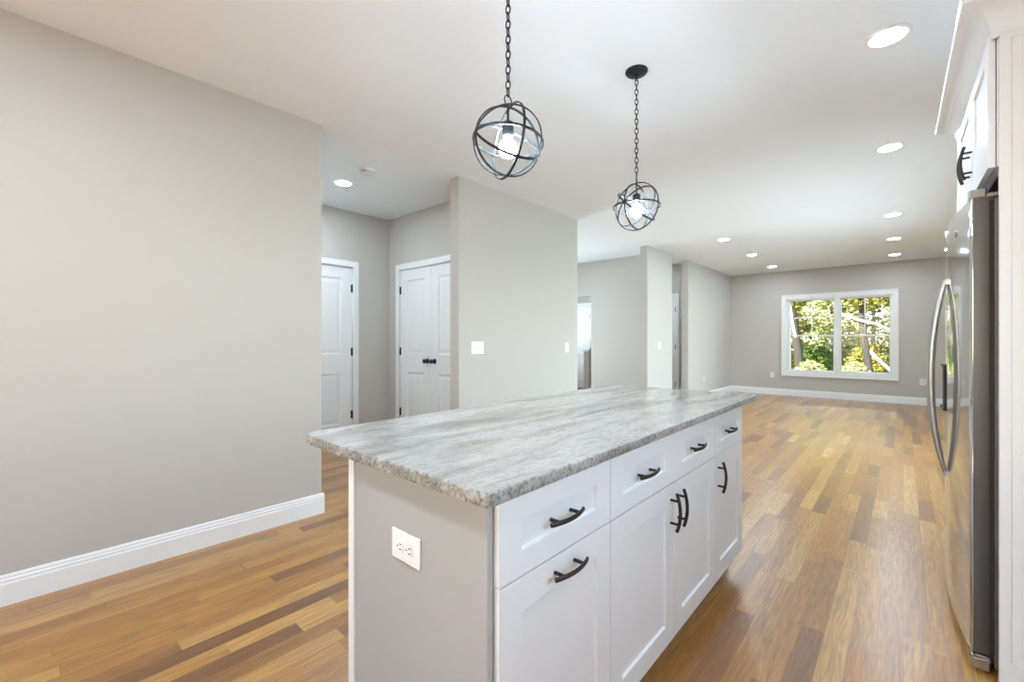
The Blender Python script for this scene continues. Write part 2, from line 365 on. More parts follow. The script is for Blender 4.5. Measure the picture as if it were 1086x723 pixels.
# ---------------------------------------------------------------- interior doors
def knob_mesh(fn_c, axis, sgn):
    m = MB(); m.lathe([(.030, 0), (.031, sgn * .006), (.026, sgn * .010), (.012, sgn * .014), (.011, sgn * .030), (.022, sgn * .036), (.027, sgn * .046), (.026, sgn * .056), (.018, sgn * .063), (.002, sgn * .065)], fn_c, 24, axis)
    return m
def door(name, label, org, along, normal, width, hinge_side, pair_gap=False, knob=True, casing=None, hz=(.34, 1.083, 1.83)):
    """org: floor point at the hinge edge of the leaf face; along: unit vector across the leaf; normal: out of the face"""
    A = Vector((*along, 0)); N = Vector((*normal, 0)); O = Vector((*org, 0))
    fn = lambda u, v, w: O + A * u + Vector((0, 0, v)) - N * w
    st = .125
    us = [0, st, width - st, width]; vs = [.012, .24, .835, 1.055, 1.945, 2.07]
    m = MB().relief(fn, us, vs, {(1, 1), (1, 3)}, .010, .016, .035, raised=(.012, .03, .005))
    d = struct(m, name, 'trim', org=O, bevel=.001); d['label'] = label
    for z in hz:
        h = MB(); c = O + N * .004
        P = lambda u, w, v: O + A * u + N * w + Vector((0, 0, v))
        h.tube([P(-.003, .006, z - .048), P(-.003, .006, z + .048)], .0085, 10)
        pts = [P(-.014, -.004, z - .044), P(.012, -.004, z - .044), P(.012, -.004, z + .044), P(-.014, -.004, z + .044)]
        pts2 = [p + N * .0055 for p in pts]
        vv = [h.bm.verts.new(p) for p in pts + pts2]
        for q in ((0, 1, 2, 3), (4, 5, 6, 7), (0, 1, 5, 4), (1, 2, 6, 5), (2, 3, 7, 6), (3, 0, 4, 7)): h.bm.faces.new([vv[k] for k in q])
        h.build('hinge', 'black', d, O)
    if knob:
        c = O + A * (width - .062) + Vector((0, 0, .978))
        ax = 'Y' if abs(normal[1]) > .5 else 'X'; sg = normal[1] if ax == 'Y' else normal[0]
        knob_mesh(c, ax, sg).build('door_knob', 'black', d, O, smooth=True)
    if casing:
        u0, u1 = casing; wd = .07; zt = 2.08
        c = MB()
        for a, b, z0, z1 in ((u0 - wd, u0, 0, zt + wd), (u1, u1 + wd, 0, zt + wd), (u0 - .001, u1 + .001, zt, zt + wd)):
            for e0, e1, t in ((a, b, .014),):
                p = [O + A * e0 + Vector((0, 0, z0)), O + A * e1 + Vector((0, 0, z0)), O + A * e1 + Vector((0, 0, z1)), O + A * e0 + Vector((0, 0, z1))]
                FACE = N * .010                                   # the leaf sits back from the wall face
                vv = [c.bm.verts.new(q + FACE) for q in p] + [c.bm.verts.new(q + FACE + N * t) for q in p]
                for q in ((0, 1, 2, 3), (4, 5, 6, 7), (0, 1, 5, 4), (1, 2, 6, 5), (2, 3, 7, 6), (3, 0, 4, 7)): c.bm.faces.new([vv[k] for k in q])
        c.build('door_casing', 'trim', d, O, bevel=.004)
        j = MB()
        for a, b, z0, z1 in ((u0, u0 + .006, 0, zt), (u1 - .006, u1, 0, zt), (u0, u1, zt - .006, zt)):
            p = [O + A * e + N * wv + Vector((0, 0, z)) for e, z in ((a, z0), (b, z0), (b, z1), (a, z1)) for wv in (.010, -.10)]
            vv = [j.bm.verts.new(q) for q in p]
            for q in ((0, 2, 4, 6), (1, 3, 5, 7), (0, 2, 3, 1), (2, 4, 5, 3), (4, 6, 7, 5), (6, 0, 1, 7)): j.bm.faces.new([vv[k] for k in q])
        j.build('door_jamb', 'trim', d, O)
    return d
door('door_1', 'white two-panel hall door with black hinges at the end of the hallway', (-4.88, 2.612), (0, -1), (1, 0), .81, 1, casing=(-.010, .820))
door('door_2', 'white closet door leaf with hinges on its left, left of the pair', (-4.638, 3.13), (1, 0), (0, -1), .601, 1, casing=(-.010, 1.216))
door('door_3', 'white closet door leaf, right of the pair, partly behind the wall end', (-3.432, 3.13), (-1, 0), (0, -1), .601, 1)
door('door_4', 'white door with black hinges in the nook before the living room', (-3.402, 8.73), (-1, 0), (0, -1), .82, 1, casing=(-.010, .830))
door('door_5', 'white door glimpsed beyond the foyer opening', (-5.835, 9.46), (-1, 0), (0, -1), .78, 1, casing=(-.010, .790), hz=(.34, 1.083, 1.80))
# stair knee wall and skirting glimpsed through the foyer opening
k = MB().prism([(8.38, 0), (9.3, 0), (9.3, 1.58), (8.38, .98)], lambda u, v, t: (t, u, v), -5.33, -5.21)
struct(k, 'wall_stair_knee', 'paint')
k = MB().prism([(8.35, .96), (9.32, 1.593), (9.32, 1.633), (8.35, 1.0)], lambda u, v, t: (t, u, v), -5.35, -5.19)
struct(k, 'trim_1', 'trim', bevel=.004)
k = MB().prism([(8.38, 0), (9.3, 0), (9.3, .62), (8.38, .16)], lambda u, v, t: (t, u, v), -5.21, -5.195)
struct(k, 'trim_2', 'trim')

# ---------------------------------------------------------------- windows
def window_far():
    y = FY
    root = MB()
    # jamb liner
    for x0, x1, z0, z1 in ((WX0, WX0 + .03, WZ0, WZ1), (WX1 - .03, WX1, WZ0, WZ1), (WX0, WX1, WZ1 - .03, WZ1), (WX0, WX1, WZ0, WZ0 + .03), (-1.058, -.990, WZ0, WZ1)):
        root.box(x0, x1, y - .002, y + .17, z0, z1)
    r = struct(root, 'window_1', 'trim', org=(-1.04, y, WZ0)); O = (-1.04, y, WZ0)
    c = MB(); wd = .085; t = .02
    c.box(WX0 - wd, WX0 + .005, y - t, y, WZ0 - wd, WZ1 + wd).box(WX1 - .005, WX1 + wd, y - t, y, WZ0 - wd, WZ1 + wd)
    c.box(WX0, WX1, y - t, y, WZ1 - .005, WZ1 + wd).box(WX0, WX1, y - t, y, WZ0 - wd, WZ0 + .005).box(-1.065, -.983, y - t * .8, y, WZ0, WZ1)
    c.build('window_casing', 'trim', r, O, bevel=.003)
    e = MB(); e.box(WX0 - wd - .006, WX0 - wd + .018, y - .032, y, WZ0 - wd - .006, WZ1 + wd + .006).box(WX1 + wd - .018, WX1 + wd + .006, y - .032, y, WZ0 - wd - .006, WZ1 + wd + .006)
    e.box(WX0 - wd, WX1 + wd, y - .032, y, WZ1 + wd - .018, WZ1 + wd + .006).box(WX0 - wd, WX1 + wd, y - .032, y, WZ0 - wd - .006, WZ0 - wd + .018)
    e.build('window_backband', 'trim', r, O, bevel=.004)
    for gx0, gx1 in ((-1.854, -1.09), (-.957, -.20)):
        for upper in (False, True):
            z0, z1 = (1.335, 2.066) if upper else (.58, 1.298)
            yy = y + (.085 if upper else .05)
            s = MB(); f = .042
            s.box(gx0 - f, gx0, yy, yy + .032, z0 - (.037 if upper else .05), z1 + .04).box(gx1, gx1 + f, yy, yy + .032, z0 - (.037 if upper else .05), z1 + .04)
            s.box(gx0, gx1, yy, yy + .032, z0 - (.037 if upper else .05), z0).box(gx0, gx1, yy, yy + .032, z1, z1 + .037)
            so = s.build('upper_sash' if upper else 'lower_sash', 'trim', r, O, bevel=.003)
            MB().box(gx0 - .004, gx1 + .004, yy + .014, yy + .018, z0 - .004, z1 + .004).build('pane', 'glass', so, O)
            if upper:
                mx = (gx0 + gx1) / 2; mz = (z0 + z1) / 2
                MB().box(mx - .010, mx + .010, yy + .006, yy + .026, z0, z1).box(gx0, gx1, yy + .006, yy + .026, mz - .010, mz + .010).build('muntin', 'trim', so, O)
    return r
window_far()
def plain_window(name, x0, x1, y0, y1, z0, z1, mull):
    """frames of unseen windows, mostly added to go with the fill lamps"""
    m = MB(); f = .06
    if abs(x1 - x0) < abs(y1 - y0):
        m.box(x0, x1, y0, y0 + f, z0, z1).box(x0, x1, y1 - f, y1, z0, z1).box(x0, x1, y0, y1, z1 - f, z1).box(x0, x1, y0, y1, z0, z0 + f)
        for k in range(1, mull): yy = y0 + (y1 - y0) * k / mull; m.box(x0, x1, yy - .04, yy + .04, z0, z1)
        g = MB().box((x0 + x1) / 2 - .003, (x0 + x1) / 2 + .003, y0 + f, y1 - f, z0 + f, z1 - f)
    else:
        m.box(x0, x0 + f, y0, y1, z0, z1).box(x1 - f, x1, y0, y1, z0, z1).box(x0, x1, y0, y1, z1 - f, z1).box(x0, x1, y0, y1, z0, z0 + f)
        for k in range(1, mull): xx = x0 + (x1 - x0) * k / mull; m.box(xx - .04, xx + .04, y0, y1, z0, z1)
        g = MB().box(x0 + f, x1 - f, (y0 + y1) / 2 - .003, (y0 + y1) / 2 + .003, z0 + f, z1 - f)
    o = struct(m, name, 'trim'); g.build('pane', 'glass', o)
plain_window('added_window_2', 1.0, 1.08, .15, 1.55, 1.07, 2.17, 2)  # unseen frame added around the near right fill opening
plain_window('added_window_3', 1.0, 1.08, 4.4, 8.4, 0.0, 2.1, 4)  # unseen glazed frame added for the far right fill lamp
plain_window('added_window_4', -2.5, -.1, -3.14, -3.06, .9, 2.2, 2)  # added frame behind the camera, goes with the back fill
plain_window('added_window_6', -7.16, -7.09, 7.9, 9.1, .9, 2.3, 2)  # added frame out of sight, goes with the stair fill
plain_window('window_5', -6.30, -6.22, 4.95, 6.85, 0.0, 2.1, 3)

# ---------------------------------------------------------------- ISLAND
IX = -.637                                           # face of the drawer fronts
IB = -1.205                                          # seating side of the base
CG = 'white shaker cabinets of the island'
def bow_pull(parent, c, vertical, org, length=.140):
    """bar bowed away from the face on two posts, parent is a front whose face looks to +x"""
    m = MB(); pts = []; n = 14; cx, cy, cz = c
    for k in range(n + 1):
        t = -1 + 2 * k / n; s = t * length / 2; out = .036 - .013 * t * t
        pts.append((cx + out, cy, cz + s) if vertical else (cx + out, cy + s, cz))
    m.tube(pts, .0062, 10, rx=.0042)
    for t in (-.60, .60):
        s = t * length / 2; out = .036 - .013 * t * t
        a = (cx - .001, cy, cz + s) if vertical else (cx - .001, cy + s, cz)
        b = (cx + out, a[1], a[2]); m.tube([a, b], .0047, 10)
    return m.build('handle', 'bronze', parent, org, smooth=True)
def front(name, parent, y0, y1, z0, z1, org, splits=1, stile=.076, rail=.056, top=None):
    fn = lambda u, v, w: (IX - w, u, v)
    if top is None: top = rail
    us = [y0 + .0015]; rec = set()
    if splits == 1: us += [y0 + stile, y1 - stile]; rec = {(1, 1)}
    else:
        mid = (y0 + y1) / 2; us += [y0 + stile, mid - stile, mid + stile, y1 - stile]; rec = {(1, 1), (3, 1)}
    us += [y1 - .0015]
    vs = [z0, z0 + rail, z1 - top, z1]
    return MB().relief(fn, us, vs, rec, .009, .003, .019).build(name, 'cabinet', parent, org, bevel=.0012)
DZ0, DZ1, PZ0, PZ1 = .693, .872, .115, .690
def island_unit(label, y0, y1, kind):
    O = (-.90, (y0 + y1) / 2, 0)
    r = thing('base_cabinet', label, 'cabinet', O, 0, CG)
    b = MB(); xf = IX - .0195
    b.box(IB, xf, y0 + .001, y1 - .001, .10, .884)
    b.build('body', 'cabinet', r, O)
    MB().box(IB + .02, IX - .075, y0 + .001, y1 - .001, 0, .10).build('toe_kick', 'cabinet', r, O)
    if kind == 'wide':
        mid = (y0 + y1) / 2
        d = front('drawer', r, y0, y1, DZ0, DZ1, O, 2)
        for c in ((y0 + mid) / 2, (mid + y1) / 2): bow_pull(d, (IX - .009, c, .780), False, O)
        for a, e, hy in ((y0, mid, mid - .034), (mid, y1, mid + .034)):
            p = front('door', r, a, e, PZ0, PZ1, O, 1, .076, .072); bow_pull(p, (IX, hy, .592), True, O)
    else:
        d = front('drawer', r, y0, y1, DZ0, DZ1, O)
        bow_pull(d, (IX - .009, (y0 + y1) / 2, .780), False, O)
        p = front('door', r, y0, y1, PZ0, PZ1, O, 1, .076, .076)
        if kind == 'pullout': bow_pull(p, (IX, (y0 + y1) / 2 + .005, .651), False, O)
        else: bow_pull(p, (IX, y0 + .038, .592), True, O)
    return r, O
Y0, Y1, Y2, Y3 = .6715, 1.145, 2.098, 2.545
c1, o1 = island_unit('white island cabinet nearest the camera, its drawer and pull-out door with horizontal black pulls', Y0, Y1, 'pullout')
c2, o2 = island_unit('widest white island cabinet in the middle, two doors under a double drawer front', Y1, Y2, 'wide')
c3, o3 = island_unit('white island cabinet at the far end, one drawer above one narrow door', Y2, Y3, 'door')
# finished end panel with corner strips, part of the first cabinet; the same on the last
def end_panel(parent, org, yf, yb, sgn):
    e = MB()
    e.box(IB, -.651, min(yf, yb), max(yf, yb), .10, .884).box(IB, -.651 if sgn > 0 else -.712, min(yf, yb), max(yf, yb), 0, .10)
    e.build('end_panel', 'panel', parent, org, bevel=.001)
    s = MB(); s.box(IB - .018, IB + .012, min(yf - sgn * .008, yb), max(yf - sgn * .008, yb), 0, .884)
    s.build('corner_strip', 'cabinet', parent, org, bevel=.002)
end_panel(c1, o1, .652, .667, 1)
end_panel(c3, o3, Y3 + .02, Y3 + .004, -1)
# granite top with one rounded seating corner at each end
def slab(grow=0):
    x0, x1, y0, y1 = -1.485, -.612, .613, 2.738; P = []
    for cx, cy, r, a0 in ((x1, y0, .012, -90), (x1, y1, .012, 0), (x0, y1, .06, 90), (x0, y0, .06, 180)):
        sx = -1 if cx == x1 else 1; sy = 1 if cy == y0 else -1
        for k in range(9):
            a = math.radians(a0 + 90 * k / 8); P.append((cx + sx * r + r * math.cos(a), cy + sy * r + r * math.sin(a)))
    return P
P = slab(); m = MB(); rng = random.Random(3)
levels = [(-.004, .884), (0, .887), (.0005, .895), (0, .904), (-.0015, .911), (-.005, .914)]
cxy = Vector((-1.05, 1.675)); rings = []
fineP = []
for k in range(len(P)):
    a, b = Vector(P[k]), Vector(P[(k + 1) % len(P)]); n = max(1, int((b - a).length / .008))
    for q in range(n): fineP.append(a.lerp(b, q / n))
for ins, z in levels:
    ring = []
    for k, p in enumerate(fineP):
        t = (fineP[(k + 1) % len(fineP)] - fineP[k - 1]).normalized(); nrm = Vector((t.y, -t.x))
        j = rng.uniform(-.0011, .0011) if .886 < z < .912 else rng.uniform(-.0004, .0004)
        q = p + nrm * (ins + j); ring.append(m.bm.verts.new((q.x, q.y, z)))
    rings.append(ring)
for A, B in zip(rings, rings[1:]):
    for k in range(len(A)): m.bm.faces.new((A[k], A[(k + 1) % len(A)], B[(k + 1) % len(A)], B[k])).material_index = 1
m.bm.faces.new(rings[0][::-1]); m.bm.faces.new(rings[-1])
top = m.build('countertop', 'granite', None, (-1.05, 1.675, .884), extra=('graniteedge',))
tag(top, 'grey and white granite worktop lying across the island cabinets', 'countertop')

# ---------------------------------------------------------------- outlets and switches
def plate(name, label, cat, c, along, normal, w, h, kind, group=None):
    A = Vector((*along, 0)); N = Vector((*normal, 0)); C = Vector(c); Z = Vector((0, 0, 1))
    if kind == 'outlet_h': U, V = Z, A
    else: U, V = A, Z
    r = thing(name, label, cat, C, 0, group)
    def boxm(u0, u1, v0, v1, t0, t1):
        m = MB(); p = [C + U * a + V * b + N * t for t in (t0, t1) for a, b in ((u0, v0), (u1, v0), (u1, v1), (u0, v1))]
        vv = [m.bm.verts.new(q) for q in p]
        for q in ((0, 1, 2, 3), (4, 5, 6, 7), (0, 1, 5, 4), (1, 2, 6, 5), (2, 3, 7, 6), (3, 0, 4, 7)): m.bm.faces.new([vv[k] for k in q])
        return m
    boxm(-w / 2, w / 2, -h / 2, h / 2, 0, .0065).build('cover_plate', 'plate', r, C, bevel=.003)
    if kind.startswith('outlet'):
        for s in (-1, 1):
            m = MB(); n = 20; pts = []
            for k in range(n):
                a = 2 * PI * k / n; pts.append((.0165 * math.cos(a), max(-.0135, min(.0135, .0165 * math.sin(a)))))
            cc = C + V * (s * .0195)
            A0 = [m.bm.verts.new(cc + U * a + V * b + N * .006) for a, b in pts]; A1 = [m.bm.verts.new(cc + U * a + V * b + N * .010) for a, b in pts]
            for k in range(n): m.bm.faces.new((A0[k], A0[(k + 1) % n], A1[(k + 1) % n], A1[k]))
            m.bm.faces.new(A1); m.bm.faces.new(A0[::-1])
            rc = m.build('receptacle', 'plate', r, C)
            for du in (-.0063, .0063):
                boxm(du - .0014, du + .0014, s * .0195 - .001, s * .0195 + .009, .0098, .0103).build('slot', 'dark', rc, C)
            boxm(-.0022, .0022, s * .0195 - .0105, s * .0195 - .006, .0098, .0103).build('slot', 'dark', rc, C)
    else:
        nsw = int(kind[-1])
        for k in range(nsw):
            u = (k - (nsw - 1) / 2) * .046
            if kind.startswith('toggle'):
                boxm(u - .005, u + .005, -.012, .012, .006, .008).build('switch_slot', 'plate', r, C)
                m = boxm(u - .004, u + .004, -.002, .010, .007, .018); m.build('toggle', 'plate', r, C, bevel=.001)
            else:
                boxm(u - .0165, u + .0165, -.033, .033, .006, .010).build('rocker', 'plate', r, C, bevel=.002)
    for dv in (0,) if kind.startswith('outlet') else ():
        boxm(-.003, .003, -.003, .003, .006, .0075).build('screw', 'plate', r, C)
    return r
plate('wall_outlet', 'white duplex outlet set sideways on the end panel of the island', 'outlet', (-.938, .652, .695), (1, 0), (0, -1), .076, .120, 'outlet_h')
plate('light_switch', 'white triple light switch plate on the pale wall beside the closet doors', 'switch', (LX, 2.935, 1.146), (0, 1), (1, 0), .165, .117, 'toggle3')
plate('light_switch', 'white single light switch plate near the far edge of the pale middle wall', 'switch', (LX, 4.444, 1.128), (0, 1), (1, 0), .075, .117, 'toggle1')
plate('light_switch', 'white light switch on the narrow wall pier before the nook door', 'switch', (LX, 7.16, 1.13), (0, 1), (1, 0), .117, .117, 'toggle2')
plate('wall_outlet', 'white outlet low on the living room side wall left of the window wall', 'outlet', (LX, 9.385, .417), (0, 1), (1, 0), .072, .115, 'outlet_v')
plate('wall_outlet', 'white outlet low on the window wall, left of the window', 'outlet', (-2.2, FY, .446), (1, 0), (0, -1), .075, .118, 'outlet_v')
plate('wall_outlet', 'white outlet low on the window wall, right of the window beside the refrigerator', 'outlet', (.285, FY, .436), (1, 0), (0, -1), .11, .118, 'outlet_v')

# ---------------------------------------------------------------- REFRIGERATOR and its surround (this run stands a touch out of square)
RA = .0108
def rloc(x, y, z=0): return (x * math.cos(RA) - y * math.sin(RA), x * math.sin(RA) + y * math.cos(RA), z)
FN, FF, GAP = 2.337, 3.250, 2.880                    # near side, far side, gap between the doors
O = (.55, 2.79, 0)
fr = thing('refrigerator', 'tall stainless steel side-by-side refrigerator with bowed doors at the right edge', 'refrigerator', rloc(*O), RA)
MB().box(.272, .90, FN + .004, FF - .004, .03, 1.735).build('case', 'case', fr, O, bevel=.003)
MB().box(.258, .273, FN + .012, FF - .012, .075, 1.73).build('gasket', 'rubber', fr, O)
def bow(y): return .183 + .028 * ((y - 2.86) / .523) ** 2
def fridge_door(y0, y1):
    n = 24; poly = []; r = .010
    ys = [y0 + (y1 - y0) * k / n for k in range(n + 1)]
    pts = [(bow(y), y) for y in ys]
    pts[0] = (bow(y0) + .006, y0); pts[-1] = (bow(y1) + .012, y1)
    pts.insert(1, (bow(y0) + .0018, y0 + .0018)); pts.insert(2, (bow(y0 + .006), y0 + .006))
    pts.insert(-1, (bow(y1 - .012), y1 - .012)); pts.insert(-1, (bow(y1) + .0035, y1 - .003))
    pts.sort(key=lambda p: p[1])
    m = MB(); poly = pts + [(.258, y1), (.258, y0)]
    z0, z1 = .073, 1.742
    A = [m.bm.verts.new((x, y, z0)) for x, y in poly]; B = [m.bm.verts.new((x, y, z1)) for x, y in poly]; k = len(poly)
    for i in range(k):
        f = m.bm.faces.new((A[i], A[(i + 1) % k], B[(i + 1) % k], B[i]))
        side = i >= len(pts) - 1
        f.material_index = 1 if side else 0; f.smooth = not side
    for f in (m.bm.faces.new(A[::-1]), m.bm.faces.new(B)): f.material_index = 1
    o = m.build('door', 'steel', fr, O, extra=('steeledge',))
    try: o.data.set_sharp_from_angle(angle=math.radians(50))
    except Exception: pass
    return o
dn = fridge_door(FN, GAP - .003); df = fridge_door(GAP + .003, FF)
for d, y in ((dn, GAP - .035), (df, GAP + .040)):
    m = MB(); pts = []; n = 30; z0, z1 = .592, 1.500
    for k in range(n + 1):
        t = -1 + 2 * k / n; out = .052 * (1 - abs(t) ** 2.2) + .004
        pts.append((bow(y) - out, y, (z0 + z1) / 2 + t * (z1 - z0) / 2))
    rad = [.0065 + .0075 * (1 - abs(-1 + 2 * k / n) ** 3) for k in range(n + 1)]
    m.tube(pts, rad, 12)
    for z in (z0 + .012, z1 - .012): m.box(bow(y) - .012, bow(y) + .004, y - .008, y + .008, z - .012, z + .012)
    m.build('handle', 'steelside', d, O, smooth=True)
# dispenser in the far (freezer) door
m = MB(); yc0, yc1 = 2.955, 3.15
m.box(.178, .20, yc0, yc0 + .02, .88, 1.10).box(.184, .20, yc1 - .02, yc1, .88, 1.10).box(.178, .20, yc0, yc1, 1.085, 1.10).box(.174, .20, yc0, yc1, .88, .89)
dsp = m.build('dispenser_frame', 'dark', df, O, bevel=.003)
MB().box(.183, .19, yc0 + .02, yc1 - .02, .89, 1.085).build('dispenser_recess', 'dark', df, O)
# badge, hinge cover, base grille, feet
MB().lathe([(.013, 0), (.013, -.0025), (.010, -.004), (.001, -.0045)], (bow(2.585), 2.585, 1.660), 20, 'X').build('badge', 'steelside', dn, O, smooth=True)
MB().box(.206, .252, FN + .004, FN + .05, 1.742, 1.775).box(.225, .34, FN + .006, FN + .07, 1.742, 1.757).build('hinge_cover', 'steelside', fr, O, bevel=.004)
MB().box(.206, .252, FF - .05, FF - .004, 1.742, 1.775).build('hinge_cover', 'steelside', fr, O, bevel=.004)
MB().box(.216, .262, FN + .002, FF - .002, .012, .052).box(.222, .262, FN + .002, FN + .012, .052, .066).build('base_grille', 'steelside', fr, O, bevel=.004)
MB().box(.235, .29, FN + .02, FN + .10, .050, .070).build('lower_hinge', 'rubber', fr, O)
for y in (FN + .05, FF - .05):
    MB().lathe([(.018, 0), (.018, .012), (.008, .014), (.008, .03)], (.32, y, 0), 16).build('foot', 'rubber', fr, O)

def upper_surround():
    EZ = 2.30
    for y0, y1, lab in ((2.281, 2.303, 'tall white end panel of the refrigerator surround, nearest the camera at the right edge'), (3.405, 3.427, 'tall white end panel on the far side of the refrigerator, mostly hidden behind it')):
        Oo = (.60, (y0 + y1) / 2, 0)
        r = thing('end_panel', lab, 'panel', rloc(*Oo), RA)
        near = y0 < 3
        fn = (lambda u, v, w: (u, y0 + w, v)) if near else (lambda u, v, w: (u, y1 - w, v))
        MB().relief(fn, [.276, .304, .90, .928], [0, .10, EZ - .03, EZ], {(1, 1)}, .003, .002, .022).build('panel', 'cabinet', r, Oo, bevel=.001)
    Oo = (.60, 2.854, 1.835)
    r = thing('wall_cabinet', 'white two-door cabinet mounted above the refrigerator with crown molding', 'cabinet', rloc(*Oo), RA)
    b = MB(); b.box(.272, .928, 2.306, 2.325, 1.835, 2.30).box(.272, .928, 3.383, 3.402, 1.835, 2.30).box(.272, .928, 2.325, 3.383, 2.28, 2.30).box(.90, .928, 2.325, 3.383, 1.86, 2.28)
    b.build('body', 'cabinet', r, Oo)
    MB().box(.292, .90, 2.325, 3.383, 1.855, 1.868).build('bottom_panel', 'underwood', r, Oo)
    f = MB(); f.box(.272, .291, 2.325, 3.383, 1.835, 1.875).box(.272, .291, 2.325, 3.383, 2.25, 2.28)
    f.build('face_frame', 'cabinet', r, Oo)
    for y0, y1, hy in ((2.304, 2.757, 2.722), (2.761, 3.27, 2.796)):
        fn = lambda u, v, w: (.250 + w, u, v)
        d = MB().relief(fn, [y0, y0 + .075, y1 - .075, y1], [1.835, 1.90, 2.235, 2.298], {(1, 1)}, .009, .003, .0195).build('door', 'cabinet', r, Oo, bevel=.0012)
        m = MB(); pts = []
        for k in range(15):
            t = -1 + 2 * k / 14; pts.append((.250 - .036 + .013 * t * t, hy, 1.985 + t * .0725))
        m.tube(pts, .0062, 10, rx=.0042)
        for s in (-.6, .6): m.tube([(.251, hy, 1.985 + s * .0725), (.250 - .0313, hy, 1.985 + s * .0725)], .0047, 10)
        m.build('handle', 'bronze', d, Oo, smooth=True)
    MB().box(.256, .271, 3.273, 3.402, 1.835, 2.298).build('filler_strip', 'cabinet', r, Oo)
    # cove crown on a near return, the front and a far return
    prof = [(0, 2.285), (.006, 2.285), (.006, 2.305)]
    for k in range(9):
        a = PI / 2 * k / 8; prof.append((.010 + .070 * (1 - math.cos(a)), 2.312 + .085 * math.sin(a)))
    prof += [(.086, 2.400), (.088, 2.420), (0, 2.420)]
    xf, yn, yfar = .262, 2.287, 3.425
    m = MB(); rows = []
    for o_, z in prof:
        rows.append([m.bm.verts.new(p) for p in ((.928, yn - o_, z), (xf - o_, yn - o_, z), (xf - o_, yfar + o_, z), (.928, yfar + o_, z))])
    for A, B in zip(rows, rows[1:] + rows[:1]):
        for k in range(3): m.bm.faces.new((A[k], A[k + 1], B[k + 1], B[k]))
    m.bm.faces.new([q[0] for q in rows]); m.bm.faces.new([q[3] for q in rows][::-1])
    m.build('crown_molding', 'cabinet', r, Oo, smooth=True)
    MB().box(.262, .928, 2.287, 3.425, 2.302, 2.312).build('top_board', 'cabinet', r, Oo)
upper_surround()

# ---------------------------------------------------------------- PENDANTS
def pendant(label, x, y, zc, yaw, tilt, R=.128):
    r = thing('pendant_light', label, 'pendant light', (x, y, H), 0, 'globe pendants over the island'); Q = (0, 0, 0)
    dz = zc - H
    MB().lathe([(.062, 0), (.062, -.006), (.056, -.014), (.040, -.021), (.014, -.026), (.012, -.036), (.002, -.037)], Q, 36).build('canopy', 'iron', r, Q, smooth=True)
    # globe: four meridian hoops about a tilted axis and one hoop across it
    rot = Matrix.Rotation(yaw, 4, 'Z') @ Matrix.Rotation(-tilt, 4, 'Y')
    def hoop(plane, rr):
        m = MB(); n = 56; t2 = .0042; t1 = .0022
        c = []
        for k in range(n):
            a = 2 * PI * k / n; u, v = math.cos(a), math.sin(a); row = []
            for dr, dw in ((-t1, -t2), (t1, -t2), (t1, t2), (-t1, t2)):
                p = plane(u * (rr + dr), v * (rr + dr), dw); p = rot @ Vector(p)
                row.append(m.bm.verts.new((p.x, p.y, p.z + dz)))
            c.append(row)
        for k in range(n):
            A, B = c[k], c[(k + 1) % n]
            for i in range(4): m.bm.faces.new((A[i], A[(i + 1) % 4], B[(i + 1) % 4], B[i]))
        return m.build('hoop', 'iron', r, Q)
    for k in range(4):
        b = PI / 4 * k
        hoop(lambda u, v, w, b=b: (u, v * math.cos(b) - w * math.sin(b), v * math.sin(b) + w * math.cos(b)), R - .0012 * k)
    hoop(lambda u, v, w: (w, u, v), R + .0045)
    top = dz + R + .004
    # hanger ring, chain
    def ring(cz, rz_, rx_, turn, name, tr):
        m = MB(); n = 20; pts = []
        for k in range(n):
            a = 2 * PI * k / n; h = rx_ * math.cos(a); pts.append((h * math.cos(turn), h * math.sin(turn), cz + rz_ * math.sin(a)))
        m.tube(pts, tr, 6, closed=True); return m.build(name, 'iron', r, Q, smooth=True)
    ring(top + .016, .019, .019, yaw + .4, 'hanger_ring', .0024)
    z = top + .036; k = 0
    while z < -.036:
        ring(z + .011, .0165, .0085, yaw + .7 + (PI / 2 if k % 2 else 0), 'chain_link', .0027); z += .0275; k += 1
    # stem, socket, bulb
    MB().tube([(0, 0, top), (0, 0, dz + .070)], .0045, 10).build('stem', 'iron', r, Q, smooth=True)
    MB().lathe([(.008, .075), (.019, .068), (.021, .060), (.021, .022), (.018, .018), (.004, .017)], (0, 0, dz), 24).build('socket', 'iron', r, Q, smooth=True)
    prof = [(.012, .020), (.013, .010)]
    for q in range(13):
        a = PI * (.22 + .78 * q / 12); prof.append((.034 * math.sin(a), -.026 + .034 * math.cos(a)))
    MB().lathe(prof, (0, 0, dz), 24).build('bulb', 'bulb', r, Q, smooth=True)
    return r
CA = math.radians(41.75)
pendant('black iron globe pendant hanging over the near end of the island, larger in view', -1.076, 1.184, 1.944, math.radians(246.75), math.radians(5))
pendant('smaller looking black iron globe pendant with its round ceiling canopy in view', -1.126, 2.319, 1.974, math.radians(266), math.radians(0))

